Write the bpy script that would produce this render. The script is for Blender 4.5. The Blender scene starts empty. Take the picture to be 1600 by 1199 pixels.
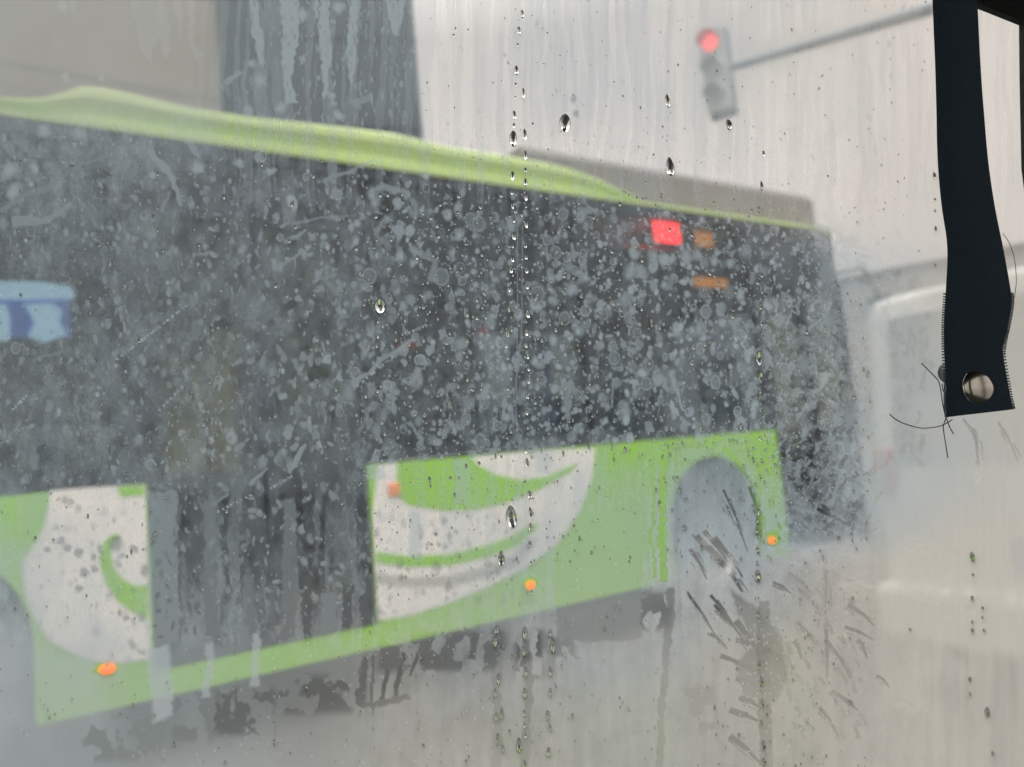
import bpy, bmesh, math, random
import numpy as np
from mathutils import Vector, Matrix

# ------------------------------------------------------------------ camera
C = bpy.context.scene.collection
SC = bpy.context.scene
F, CX, CY = 1180.0, 800.0, 599.5
CAM = Vector((0, 0, 1.27))
YAW, PITCH, ROLL = math.radians(56.96), math.radians(5.24), math.radians(-4.99)
fw = Vector((math.cos(YAW)*math.cos(PITCH), math.sin(YAW)*math.cos(PITCH), math.sin(PITCH)))
r0 = Vector((math.sin(YAW), -math.cos(YAW), 0)); u0 = r0.cross(fw)
RT = r0*math.cos(ROLL)+u0*math.sin(ROLL); UP = -r0*math.sin(ROLL)+u0*math.cos(ROLL)
cd = bpy.data.cameras.new('camera'); cam = bpy.data.objects.new('camera', cd); C.objects.link(cam)
cam.matrix_world = Matrix(((RT.x, UP.x, -fw.x, CAM.x), (RT.y, UP.y, -fw.y, CAM.y), (RT.z, UP.z, -fw.z, CAM.z), (0, 0, 0, 1)))
cd.sensor_width = 36; cd.lens = F/1600*36; cd.clip_start = 0.02; cd.clip_end = 3000
cd.dof.use_dof = True; cd.dof.focus_distance = 0.305; cd.dof.aperture_fstop = 8.6
SC.camera = cam
FD = 0.30                                  # metres to the clear rain sheet

# ------------------------------------------------------------------ overcast sky and weak sun
w = bpy.data.worlds.new("World"); SC.world = w; w.use_nodes = True
nt = w.node_tree; N = nt.nodes; L = nt.links
bg = N['Background']
sky = N.new('ShaderNodeTexSky'); sky.sky_type = 'NISHITA'; sky.sun_disc = False
sky.sun_elevation = math.radians(50); sky.sun_rotation = math.radians(200)
tc = N.new('ShaderNodeTexCoord'); sep = N.new('ShaderNodeSeparateXYZ'); L.new(tc.outputs['Generated'], sep.inputs[0])
rmp = N.new('ShaderNodeValToRGB'); L.new(sep.outputs['Z'], rmp.inputs[0])
cr = rmp.color_ramp; cr.elements[0].position = 0.0; cr.elements[0].color = (6.6, 6.05, 5.55, 1)
cr.elements[1].position = 1.0; cr.elements[1].color = (36, 35, 33.5, 1)
e = cr.elements.new(0.5); e.color = (6.8, 6.2, 5.65, 1)
mixw = N.new('ShaderNodeMix'); mixw.data_type = 'RGBA'; mixw.inputs[0].default_value = 0.93
L.new(sky.outputs[0], mixw.inputs[6]); L.new(rmp.outputs[0], mixw.inputs[7])
L.new(mixw.outputs[2], bg.inputs[0]); bg.inputs[1].default_value = 0.1
sd = bpy.data.lights.new('sun', 'SUN'); so = bpy.data.objects.new('sun', sd); C.objects.link(so)
sd.energy = 0.5; sd.angle = math.radians(25); sd.color = (1, .96, .9)
so.rotation_euler = (math.radians(40), 0, math.radians(-20))
SC.view_settings.view_transform = 'Standard'; SC.view_settings.look = 'None'
SC.view_settings.exposure = 0.25; SC.view_settings.gamma = 1
SC.cycles.max_bounces = 10; SC.cycles.transparent_max_bounces = 24
SC.cycles.caustics_refractive = False; SC.cycles.caustics_reflective = False
SC.cycles.use_denoising = True

# ------------------------------------------------------------------ helpers
rnd = random.Random(7)
def tag(o, label=None, cat=None, group=None, kind=None):
    for k, v in (('label', label), ('category', cat), ('group', group), ('kind', kind)):
        if v: o[k] = v
    return o
def empty(name, loc=(0, 0, 0), rz=0):
    o = bpy.data.objects.new(name, None); C.objects.link(o); o.location = loc; o.rotation_euler = (0, 0, rz); return o
def mat(name, col, rough=.6, metal=0, noise=0, nscale=8, bump=0, coat=0, emit=None, spec=.5, stretch=(1, 1, 1)):
    m = bpy.data.materials.new(name); m.use_nodes = True; t = m.node_tree; b = t.nodes['Principled BSDF']
    b.inputs['Base Color'].default_value = (*col, 1); b.inputs['Roughness'].default_value = rough
    b.inputs['Metallic'].default_value = metal; b.inputs['Coat Weight'].default_value = coat
    b.inputs['Specular IOR Level'].default_value = spec
    if emit: b.inputs['Emission Color'].default_value = (*col, 1); b.inputs['Emission Strength'].default_value = emit
    co = t.nodes.new('ShaderNodeTexCoord'); mp = t.nodes.new('ShaderNodeMapping'); mp.inputs['Scale'].default_value = stretch
    t.links.new(co.outputs['Object'], mp.inputs[0])
    nz = t.nodes.new('ShaderNodeTexNoise'); nz.inputs['Scale'].default_value = nscale; nz.inputs['Detail'].default_value = 5
    t.links.new(mp.outputs[0], nz.inputs['Vector'])
    if noise:
        mr = t.nodes.new('ShaderNodeMapRange'); mr.inputs[1].default_value = .25; mr.inputs[2].default_value = .75
        mr.inputs[3].default_value = 1-noise; mr.inputs[4].default_value = 1+noise
        t.links.new(nz.outputs[0], mr.inputs[0])
        mx = t.nodes.new('ShaderNodeMix'); mx.data_type = 'RGBA'; mx.blend_type = 'MULTIPLY'; mx.inputs[0].default_value = 1
        mx.inputs[6].default_value = (*col, 1); t.links.new(mr.outputs[0], mx.inputs[7])
        t.links.new(mx.outputs[2], b.inputs['Base Color'])
    if bump:
        bp = t.nodes.new('ShaderNodeBump'); bp.inputs['Strength'].default_value = bump; bp.inputs['Distance'].default_value = .02
        t.links.new(nz.outputs[0], bp.inputs['Height']); t.links.new(bp.outputs[0], b.inputs['Normal'])
    return m
def tint_glass(name, tint, gl=.9, rough=.02):
    m = bpy.data.materials.new(name); m.use_nodes = True; t = m.node_tree; t.nodes.clear()
    o = t.nodes.new('ShaderNodeOutputMaterial'); tr = t.nodes.new('ShaderNodeBsdfTransparent'); tr.inputs[0].default_value = (*tint, 1)
    g = t.nodes.new('ShaderNodeBsdfGlossy'); g.inputs[0].default_value = (gl, gl, gl, 1); g.inputs['Roughness'].default_value = rough
    fr = t.nodes.new('ShaderNodeFresnel'); fr.inputs[0].default_value = 1.45
    ge = t.nodes.new('ShaderNodeNewGeometry'); io = t.nodes.new('ShaderNodeMapRange'); io.inputs[3].default_value = 1.45; io.inputs[4].default_value = 1/1.45
    t.links.new(ge.outputs['Backfacing'], io.inputs[0]); t.links.new(io.outputs[0], fr.inputs[0])
    nz = t.nodes.new('ShaderNodeTexNoise'); nz.inputs['Scale'].default_value = 3
    bp = t.nodes.new('ShaderNodeBump'); bp.inputs['Strength'].default_value = .06; t.links.new(nz.outputs[0], bp.inputs['Height'])
    t.links.new(bp.outputs[0], g.inputs['Normal'])
    mx = t.nodes.new('ShaderNodeMixShader'); t.links.new(fr.outputs[0], mx.inputs[0]); t.links.new(tr.outputs[0], mx.inputs[1]); t.links.new(g.outputs[0], mx.inputs[2])
    t.links.new(mx.outputs[0], o.inputs[0]); return m
class MB:
    def __init__(s): s.b = bmesh.new()
    def box(s, x0, x1, y0, y1, z0, z1):
        v = [s.b.verts.new(p) for p in ((x0,y0,z0),(x1,y0,z0),(x1,y1,z0),(x0,y1,z0),(x0,y0,z1),(x1,y0,z1),(x1,y1,z1),(x0,y1,z1))]
        for f in ((0,3,2,1),(4,5,6,7),(0,1,5,4),(1,2,6,5),(2,3,7,6),(3,0,4,7)): s.b.faces.new([v[i] for i in f])
        return s
    def prism(s, pts, d):           # closed loop of 3-D points pushed along vector d
        d = Vector(d); a = [s.b.verts.new(Vector(p)) for p in pts]; c = [s.b.verts.new(Vector(p)+d) for p in pts]
        s.b.faces.new(a); s.b.faces.new(c[::-1]); n = len(a)
        for i in range(n): s.b.faces.new((a[i], c[i], c[(i+1) % n], a[(i+1) % n]))
        return s
    def loft(s, rings, closed=True, caps=True):
        R = [[s.b.verts.new(Vector(p)) for p in r] for r in rings]; n = len(R[0])
        for a, c in zip(R, R[1:]):
            for i in range(n if closed else n-1): s.b.faces.new((a[i], a[(i+1) % n], c[(i+1) % n], c[i]))
        if caps and closed: s.b.faces.new(R[0][::-1]); s.b.faces.new(R[-1])
        return s
    def tube(s, pts, r, n=10, r1=None):
        pts = [Vector(p) for p in pts]; rings = []; m = len(pts)
        for i, p in enumerate(pts):
            t = (pts[min(i+1, m-1)]-pts[max(i-1, 0)]).normalized()
            a = t.cross(Vector((0, 0, 1)) if abs(t.z) < .9 else Vector((1, 0, 0))).normalized(); b = t.cross(a)
            rr = r if r1 is None else r+(r1-r)*i/(m-1)
            rings.append([p+(a*math.cos(2*math.pi*k/n)+b*math.sin(2*math.pi*k/n))*rr for k in range(n)])
        return s.loft(rings)
    def lathe(s, prof, o, ax, n=32):  # profile of (radius, along) turned about axis ax through o
        ax = Vector(ax).normalized(); a = ax.cross(Vector((0, 0, 1)) if abs(ax.z) < .9 else Vector((1, 0, 0))).normalized(); b = ax.cross(a); o = Vector(o)
        return s.loft([[o+ax*h+(a*math.cos(2*math.pi*k/n)+b*math.sin(2*math.pi*k/n))*max(r, 1e-5) for k in range(n)] for r, h in prof])
    def build(s, name, m, parent=None, bevel=0, smooth=False, seg=2):
        bmesh.ops.recalc_face_normals(s.b, faces=s.b.faces)
        me = bpy.data.meshes.new(name); s.b.to_mesh(me); s.b.free(); me.materials.append(m)
        o = bpy.data.objects.new(name, me); C.objects.link(o)
        if parent: o.parent = parent
        if smooth:
            for p in me.polygons: p.use_smooth = True
        if bevel:
            bv = o.modifiers.new('bevel', 'BEVEL'); bv.width = bevel; bv.segments = seg; bv.limit_method = 'ANGLE'
        return o
def ray(px, py): return fw+RT*((px-CX)/F)-UP*((py-CY)/F)
D = 3.9
def side(px, py, y=D):                     # point of the bus's side (world plane Y = y)
    d = ray(px, py); k = y/d.y; return (d.x*k, y, CAM.z+d.z*k)
def ground(px, py, z=0):
    d = ray(px, py); k = (z-CAM.z)/d.z; return CAM+d*k

# ------------------------------------------------------------------ ground
m_asph = mat('wet_asphalt', (.13, .125, .118), .28, noise=.35, nscale=1.2, bump=.25)
MB().box(-300, 300, -300, 300, -.4, 0).build('road', m_asph)['kind'] = 'structure'
m_kerb = mat('kerb_stone', (.15, .145, .135), .6, noise=.15)
pv = MB().box(-300, 300, 10.5, 300, .001, .14).build('pavement', m_kerb, bevel=.02); pv['kind'] = 'structure'

# ------------------------------------------------------------------ bus
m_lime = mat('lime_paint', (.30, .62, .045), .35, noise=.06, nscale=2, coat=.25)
m_lime2 = mat('skylit_lime_paint', (.58, .74, .30), .4, noise=.06, nscale=2)  # lime paled so the colour carries the skylight on the roof
m_white = mat('white_paint', (.86, .84, .79), .35, noise=.04, nscale=3, coat=.2)
m_blk = mat('black_trim', (.018, .022, .03), .45, noise=.2, nscale=5)
m_grey = mat('grey_plastic', (.16, .15, .15), .6, noise=.1)
m_ac = mat('grey_roof_unit', (.21, .195, .185), .6, noise=.1, nscale=3)
m_tyre = mat('tyre_rubber', (.025, .025, .025), .85, noise=.2)
m_rim = mat('wheel_metal', (.35, .35, .35), .45, metal=.6)
m_glass = tint_glass('tinted_glass', (.45, .50, .56))
m_clear = tint_glass('door_glass', (.46, .49, .48))
m_in = mat('interior_panel', (.5, .52, .5), .6, noise=.1)
m_floor = mat('interior_floor', (.10, .10, .11), .7, noise=.2)
m_blue = mat('blue_seat', (.06, .24, .48), .6, noise=.1)
m_teal = mat('teal_seat', (.16, .42, .44), .6, noise=.1)
m_redb = mat('maroon_seat', (.38, .12, .09), .7, noise=.1)
m_orange = mat('lit_orange_marker', (1, .12, .035), .4, emit=1.5)
m_red = mat('lit_red_display', (1, .035, .03), .4, emit=9)
m_amber = mat('lit_amber_display', (.75, .24, .03), .4, emit=2.2)
bus = empty('city_bus', (1.5, D+1.2, 0))
tag(bus, 'lime green and white city bus with dark windows standing in the next lane', 'bus')
def bp(mb, name, m, parent=None, **k):     # build in world coords, then parent keeping place
    o = mb.build(name, m, **k); p = parent or bus; o.parent = p; o.matrix_parent_inverse = p.matrix_world.inverted() if p is not bus else Matrix.Translation(-bus.location); return o
H0, ZB, ZM, ZT = 0, CAM.z-.965, CAM.z+.005, CAM.z+1.70
XR, XD0, XD1, XF0, XF1 = -3.2, .47, 1.56, 4.97, 6.02
AR, AF, AW = -.46, 4.21, .47
def arch(xc):                              # loop points of a wheel arch from left foot to right foot
    zt = CAM.z-.15; zs = CAM.z-.62
    pts = [(xc-AW, D, ZB)]
    for k in range(0, 15):
        a = math.pi-k*math.pi/14; pts.append((xc+AW*math.cos(a), D, zs+(zt-zs)*math.sin(a)))
    return pts+[(xc+AW, D, ZB)]
b = MB()
b.prism([(XR, D, ZB)]+arch(AR)+[(XD0, D, ZB), (XD0, D, ZM), (XR, D, ZM)], (0, .05, 0))
b.prism([(XD1, D, ZB)]+arch(AF)+[(XF0, D, ZB), (XF0, D, ZM), (XD1, D, ZM)], (0, .05, 0))
b.prism([(XD0, D+.001, ZB), (XD1, D+.001, ZB), (XD1, D+.001, ZB+.115), (XD0, D+.001, ZB+.115)], (0, .05, 0))
body = bp(b, 'side_panel', m_lime)
# livery shapes in thin sheets on the side panel
def sheet(pxs, off, mb): mb.prism([Vector(side(*p))+Vector((0, -off, 0)) for p in pxs], (0, .0015, 0))
wh = MB(); wh2 = MB()
sheet([(590,727),(640,720),(735,714),(830,706),(930,700),(925,745),(905,800),(870,850),(820,888),(760,918),(700,943),(640,962),(591,969),(585,880),(582,800)], .004, wh)
sheet([(78,767),(140,762),(227,757),(236,1029),(190,1036),(140,1032),(110,1020),(75,1000),(52,962),(40,930),(36,905),(35,880),(50,856),(66,832),(74,800)], .004, wh2)
bp(wh, 'white_livery_shape', m_white, body); bp(wh2, 'white_livery_shape', m_white, body)
gr = MB(); sheet([(620,722),(735,714),(748,728),(775,742),(810,750),(850,746),(905,722),(890,738),(840,766),(790,786),(740,797),(690,798),(640,790),(618,775)], .007, gr); bp(gr, 'green_livery_shape', m_lime, body)
gr = MB(); sheet([(587,862),(640,869),(700,866),(760,852),(800,838),(830,818),(842,820),(812,852),(765,870),(705,883),(640,886),(588,880)], .007, gr); bp(gr, 'green_livery_shape', m_lime, body)
gr = MB(); sheet([(188,838),(176,850),(173,868),(178,888),(192,905),(210,915),(230,916),(231,968),(205,955),(182,937),(166,912),(157,885),(157,860),(166,843),(178,835)], .007, gr); bp(gr, 'green_livery_shape', m_lime, body)
gr = MB(); sheet([(182,761),(224,758),(225,773),(190,777)], .007, gr); bp(gr, 'green_livery_shape', m_lime, body)
gl = MB()
sheet([(588,895),(640,902),(700,899),(760,884),(800,866),(830,840),(840,842),(812,878),(765,899),(705,914),(640,916),(588,910)], .0075, gl)
bp(gl, 'grey_livery_stripe', mat('pale_grey_paint', (.5, .5, .46), .4), body)
# window band: rails, posts, panes
fr = MB()
fr.box(XR, XF1, D+.0, D+.06, CAM.z+1.63, ZT)
fr.box(XR, XF1, D+.012, D+.05, CAM.z+1.42, CAM.z+1.44)
for a, c in ((XR, XD0), (XD1, XF0)): fr.box(a, c, D+.002, D+.06, ZM, ZM+.07)
posts = [XR, -1.5, XD0-.07, XD1, 3.15, XF0-.08]
for x in posts: fr.box(x, x+.08, D+.003, D+.058, ZM+.07, CAM.z+1.63)
for x0, x1 in ((XR+.08, -1.5), (-1.42, XD0-.07), (XD1+.08, 3.15), (3.23, XF0-.08)):
    fr.box(x0, x1, D+.01, D+.05, CAM.z+1.03, CAM.z+1.055)
bp(fr, 'window_frame', m_blk)
for x0, x1 in ((XR+.08, -1.5), (-1.42, XD0-.07), (XD1+.08, 3.15), (3.23, XF0-.08)):
    bp(MB().box(x0, x1, D+.02, D+.027, ZM+.07, CAM.z+1.63), 'window', m_glass)
# doors
m_mid = tint_glass('middle_door_glass', (.66, .70, .66))
def door(x0, x1, lab, gl):
    mid = (x0+x1)/2
    bp(MB().box(x0+.01, x1, D+.015, D+.05, CAM.z+1.40, CAM.z+1.63), 'door_header', m_blk)
    for a, c in ((x0+.02, mid-.008), (mid+.008, x1-.02)):
        z0, z1 = ZB+.13, CAM.z+1.40
        f = MB(); f.box(a, a+.06, D+.012, D+.05, z0, z1).box(c-.06, c, D+.012, D+.05, z0, z1).box(a+.06, c-.06, D+.013, D+.05, z0, z0+.12).box(a+.06, c-.06, D+.013, D+.05, z1-.1, z1)
        o = bp(f, 'door', m_blk); o['label'] = lab
        bp(MB().box(a+.06, c-.06, D+.025, D+.031, z0+.12, z1-.1), 'door_glass', gl, o)
        bp(MB().tube([(c-.1, D+.09, z0+.5), (c-.1, D+.09, z0+1.2)], .013), 'grab_bar', m_rim, o)
door(XD0, XD1, 'dark glazed middle door leaf', m_mid)
door(XF0, XF1, 'glazed front door leaf', m_clear)
bp(MB().box(XF0, XF1, D+.0, D+.05, ZB+.02, ZB+.12), 'door_sill', m_blk)
# far side, ends, roof, floor
W = 2.45
f = MB().box(XR, XF1, D+W-.05, D+W, ZB, ZM+.05).box(XR, XF1, D+W-.05, D+W, CAM.z+1.2, ZT)
for x in (XR, -2., -.6, .8, 2.2, 3.6, 5.0, XF1-.1): f.box(x, x+.1, D+W-.05, D+W, ZM+.05, CAM.z+1.2)
bp(f, 'far_side_wall', m_grey)
bp(MB().box(XR, XF1, D+W-.03, D+W-.022, ZM+.05, CAM.z+1.2), 'far_window', tint_glass('far_glass', (.8, .82, .78)))
bp(MB().box(XR, XF1+.1, D+.6, D+W-.05, ZB+.05, ZB+.12), 'floor', m_floor)
bp(MB().box(XR, XF1+.1, D+.3, D+W-.05, CAM.z+1.48, CAM.z+1.52), 'ceiling', m_in)
bp(MB().box(XR-.06, XR, D, D+W, ZB, ZT), 'rear_wall', m_white, bevel=.02)
rf = MB()                                  # roof with rounded long edges
prof = [(D+.0, ZT), (D+.03, ZT+.035), (D+.14, ZT+.07), (D+.5, ZT+.10), (D+W/2, ZT+.12), (D+W-.5, ZT+.10), (D+W-.14, ZT+.07), (D+W-.03, ZT+.035), (D+W, ZT), (D+W-.1, ZT-.04), (D+.1, ZT-.04)]
rf.loft([[(x, y, z) for y, z in prof] for x in (XR, XF1)])
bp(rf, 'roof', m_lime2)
fe = MB()                                  # nose: curved corner, bumper, pillar, header
nose = [(XF1+.002, D), (XF1+.10, D+.04), (XF1+.19, D+.16), (XF1+.25, D+.4), (XF1+.28, D+W/2), (XF1+.25, D+W-.4), (XF1+.19, D+W-.16), (XF1+.10, D+W-.04), (XF1+.002, D+W)]
def band(z0, z1, sc0=1, sc1=1, m=fe):
    lo = [(XF1+(x-XF1)*sc0, y, z0) for x, y in nose]; hi = [(XF1+(x-XF1)*sc1, y, z1) for x, y in nose]
    m.loft([lo+[(XF1, D+W-.02, z0), (XF1, D+.02, z0)], hi+[(XF1, D+W-.02, z1), (XF1, D+.02, z1)]])
band(ZB-.02, ZM-.15); band(CAM.z+1.22, ZT+.03, .75, .45)
for y in (D+.0, D+W-.1): fe.box(XF1+.004, XF1+.06, y, y+.1, ZM-.15, CAM.z+1.22)
bp(fe, 'front_end', m_blk)
ws = MB(); ws.loft([[(XF1+(x-XF1)*s, y, z) for x, y in nose] for z, s in ((ZM-.15, .98), (CAM.z+.5, .92), (CAM.z+1.22, .73))], closed=False)
bp(ws, 'windscreen', m_clear)
wd = mat('mirror_black', (.02, .02, .02), .3)
mr = MB().tube([(XF1+.12, D+.1, CAM.z+1.35), (XF1+.35, D-.05, CAM.z+1.38), (XF1+.42, D-.12, CAM.z+1.1)], .018)
mo = bp(mr, 'mirror_arm', m_blk)
bp(MB().box(XF1+.38, XF1+.46, D-.22, D-.02, CAM.z+.72, CAM.z+1.12), 'mirror', wd, mo, bevel=.03)
# green roof fairing: lip, groove and raised panel running along the roof edge
top = [(-600,70),(-300,112),(0,150),(60,150),(95,140),(130,130),(165,133),(210,143),(300,164),(400,179),(480,188),(550,196),(620,205),(700,225),(800,241),(860,252),(900,262),(935,276),(962,292),(1000,311)]
lip = MB(); pan = MB(); rl = []; rp = []
for px, py in top:
    p = side(px, py, D-.01); x = p[0]; zt = max(p[2], ZT+.028)
    rl.append([(x, D-.015, ZT-.004), (x, D-.02, ZT+.022), (x, D+.03, ZT+.03), (x, D+.03, ZT-.004)])
    h = zt-ZT
    rp.append([(x, D+.03, ZT+.012), (x, D+.035, ZT+.03), (x, D+.03, ZT+.03+(h-.03)*.3), (x, D-.012, ZT+.03+(h-.03)*.62), (x, D-.012, ZT+.03+(h-.03)*.85), (x, D+.03, zt), (x, D+.12, zt), (x, D+.12, ZT+.012)])
rl.append([(XF1, D-.012, ZT-.004), (XF1, D-.012, ZT+.02), (XF1, D+.03, ZT+.03), (XF1, D+.03, ZT-.004)])
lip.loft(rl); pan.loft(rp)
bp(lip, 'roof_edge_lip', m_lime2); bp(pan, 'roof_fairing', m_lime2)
a0 = side(812, 232, D+.15); a1 = side(1268, 300, D+.15)
ac = MB(); zt = (a0[2]+a1[2])/2
ac.loft([[(a0[0]+dx, y, z) for dx, y, z in ((0, D+.15, ZT+.03), (.0, D+.15, zt-.05), (.03, D+.18, zt), (.03, D+W-.18, zt), (0, D+W-.15, zt-.05), (0, D+W-.15, ZT+.03))],
         [(a1[0]+dx, y, z) for dx, y, z in ((0, D+.15, ZT+.03), (.0, D+.15, zt-.05), (-.03, D+.18, zt), (-.03, D+W-.18, zt), (0, D+W-.15, zt-.05), (0, D+W-.15, ZT+.03))]])
bp(ac, 'air_conditioning_unit', m_ac)
# wheels
for xc in (AR, AF):
    R = .44
    t = bp(MB().lathe([(R-.14, .15), (R-.10, .12), (R-.02, .10), (R, .13), (R, .30), (R-.03, .34)], (xc, D-.04, R), (0, 1, 0), 40), 'wheel', m_tyre, smooth=False)
    rm = MB().lathe([(0, .11), (.09, .09), (.11, .14), (.2, .145), (.24, .11), (R-.155, .10), (R-.14, .16)], (xc, D-.04, R), (0, 1, 0), 32)
    for k in range(8):
        a = k*math.pi/4; rm.lathe([(.014, 0), (.014, .05)], (xc+.16*math.cos(a), D+.07, R+.16*math.sin(a)), (0, 1, 0), 6)
    bp(rm, 'rim', m_rim, t)
    lin = MB(); lin.box(xc-AW-.04, xc+AW+.04, D+.5, D+.52, ZB-.05, CAM.z-.1)
    bp(lin, 'wheel_well', m_grey)
bp(MB().box(XR+.1, AR-.6, D+.15, D+W-.15, .22, ZB).box(AR+.6, AF-.6, D+.15, D+W-.15, .2, ZB-.003), 'underbody', m_blk)
# lamps
for px, py, rw, rh in ((168, 1046, .031, .018), (830, 915, .022, .020), (1207, 845, .024, .020)):
    p = side(px, py, D-.012); l = MB().lathe([(0.0, -.012), (.7, -.010), (1, 0), (1, .012)], (0, 0, 0), (0, 1, 0), 20)
    for v in l.b.verts: v.co = Vector((v.co.x*rw+p[0], v.co.y+p[1], v.co.z*rh+p[2]))
    bp(l, 'marker_lamp', m_orange)
p = side(616, 765, D-.012); l = MB().box(p[0]-.035, p[0]+.035, p[1]-.008, p[1]+.012, p[2]-.035, p[2]+.035)
o = bp(l, 'turn_signal_lamp', mat('glowing_amber_lens', (.80, .25, .06), .3, emit=.12), bevel=.012); o['label'] = 'faintly glowing amber side turn lamp'  # faint glow put into the lens by emission
def panel_at(px0, py0, px1, py1, y, name, m, **k):
    a = side(px0, py0, y); c = side(px1, py1, y); return bp(MB().box(a[0], c[0], y, y+.03, min(a[2], c[2]), max(a[2], c[2])), name, m, **k)
o = panel_at(1023, 345, 1066, 386, D+.08, 'led_route_sign', m_red, bevel=.01); o['label'] = 'bright red lit display inside the window'
o = panel_at(1088, 360, 1117, 388, D+.1, 'led_route_sign', m_amber, bevel=.02); o['label'] = 'dim amber lit display inside the window'
o = panel_at(1086, 432, 1138, 450, D+.3, 'led_strip', m_amber, bevel=.008)
m_scr = mat('lit_blue_screen', (.13, .22, .50), .3, emit=.8); m_scw = mat('lit_pale_screen', (.66, .88, .84), .4, emit=1.3, noise=.5, nscale=14)
o = panel_at(-130, 440, 112, 528, D+.14, 'advert_screen', m_scr, bevel=.01); o['label'] = 'lit blue advert screen with pale shapes'
s = MB()
for q in ([(-90,438),(60,440),(112,448),(118,466),(40,468),(-90,464)], [(-60,476),(10,476),(16,500),(14,533),(-60,530)], [(40,476),(82,474),(98,486),(92,502),(104,522),(70,536),(44,526),(54,504)]):
    s.prism([Vector(side(x, y, D+.12)) for x, y in q], (0, .01, 0))
bp(s, 'screen_picture', m_scw, o)
p = side(756, 518, D+.35); bp(MB().lathe([(.0, -.02), (.035, -.01), (.035, .01), (0, .02)], p, (0, 1, 0), 16), 'stop_button', mat('glowing_red_button', (.75, .02, .05), .4, emit=.45))  # red dot inside the bus, made to glow by emission
panel_at(198, 733, 222, 750, D+.07, 'blue_sticker', mat('blue_sticker', (.14, .3, .6), .5))
# seats and rails inside
def seat(x, y, m, h=1.15):
    z = ZB+.12
    st = MB().box(x-.2, x+.22, y-.21, y+.21, z+.38, z+.46).box(x-.26, x-.18, y-.21, y+.21, z+.46, z+h)
    o = bp(st, 'seat', m, bevel=.03)
    bp(MB().tube([(x-.22, y, z), (x-.22, y, z+.4)], .03), 'seat_post', m_rim, o)
    bp(MB().tube([(x-.22, y-.15, z+h-.05), (x-.22, y-.1, z+h+.05), (x-.22, y+.1, z+h+.05), (x-.22, y+.15, z+h-.05)], .013), 'grab_handle', m_rim, o)
for px, y, m, h in ((735, 4.3, m_redb, 1.32), (870, 4.3, m_blue, 1.62), (985, 4.3, m_teal, 1.5), (1150, 4.35, m_teal, 1.5), (40, 4.3, m_teal, 1.2), (150, 4.3, m_teal, 1.2), (810, 5.9, m_blue, 1.3), (905, 5.9, m_blue, 1.3), (1020, 5.9, m_blue, 1.3)):
    x = side(px, 600, y)[0]
    seat(x, y, m, h)
for x, y in ((.4, 4.6), (1.75, 4.6), (1.0, 5.2), (3.1, 4.6), (4.9, 4.4), (-.8, 4.6)): bp(MB().tube([(x, y, ZB+.12), (x, y, CAM.z+1.48)], .016), 'handrail', m_rim)
bp(MB().tube([(XR+.2, 4.7, CAM.z+1.2), (4.9, 4.7, CAM.z+1.2)], .016), 'handrail', m_rim)

# ------------------------------------------------------------------ white van ahead, seen from behind
vb = ground(1396, 1098); vx, vy = vb.x, vb.y
van = empty('parked_van', (vx, vy-.9, 0)); tag(van, 'pale white van seen from behind at the right, half hidden by the strap', 'van')
def vp(mb, name, m, par=None, **k):
    o = mb.build(name, m, **k); o.parent = par or van
    if par is None: o.matrix_parent_inverse = Matrix.Translation(-van.location)
    return o
def vtop(py):
    d = ray(1372, py); k = vx/d.x; return CAM.z+d.z*k
zw0, zw1, zr = vtop(735), vtop(500), vtop(458)
m_van = mat('white_van_paint', (.72, .71, .69), .35, noise=.04, nscale=2, coat=.3)
vb_ = MB()
vb_.loft([[(vx, vy-1.75, z0), (vx, vy-.06, z0), (vx+.06, vy, z0), (vx+4.2, vy, z0), (vx+4.2, vy-1.8, z0), (vx+.06, vy-1.8, z0)] if z0 < 1 else
          [(vx+s, vy-1.75+t, z0), (vx+s, vy-.06-t, z0), (vx+.06+s, vy-t, z0), (vx+4.2-s*3, vy-t, z0), (vx+4.2-s*3, vy-1.8+t, z0), (vx+.06+s, vy-1.8+t, z0)]
          for z0, s, t in ((.28, 0, 0), (.9, 0, 0), (zw0, .01, .0), (zw1, .07, .02), (zr-.03, .09, .04), (zr, .18, .10))])
vbo = vp(vb_, 'body', m_van, bevel=.02)
def vrear(y0, y1, z0, z1, s0, s1, name, m, par, off=.006):
    b = MB(); b.prism([(vx+s0-off, y0, z0), (vx+s0-off, y1, z0), (vx+s1-off, y1-.02, z1), (vx+s1-off, y0+.02, z1)], (.004, 0, 0)); return vp(b, name, m, par)
vrear(vy-1.62, vy-.16, zw0+.03, zw1, .008, .062, 'rear_window', mat('van_glass', (.30, .31, .31), .08, noise=.1, coat=1), vbo)
for y in (vy-.16, vy-1.78): vp(MB().box(vx-.02, vx+.08, y, y+.10, zw0-.10, zw0+.10), 'tail_light', mat('tail_light_red', (.50, .24, .22), .25, coat=.5), vbo, bevel=.02)
vp(MB().box(vx-.09, vx+.1, vy-1.78, vy-.02, .30, .55), 'bumper', m_van, vbo, bevel=.04)
vp(MB().box(vx-.016, vx+.004, vy-1.2, vy-.6, .62, .76), 'number_plate', mat('plate_blue', (.07, .16, .40), .4), vbo, bevel=.005)
for dx in (.75, 3.4):
    for dy in (-.0, -1.62):
        t = vp(MB().lathe([(.18, 0), (.27, .0), (.31, .03), (.31, .16), (.27, .18)], (vx+dx, vy+dy-.17, .31), (0, 1, 0), 28), 'wheel', m_tyre)
        vp(MB().lathe([(0, .02), (.1, -.005), (.18, .03), (.19, .15), (0, .15)], (vx+dx, vy+dy-.17, .31), (0, 1, 0), 24), 'rim', m_rim, t)

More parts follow.
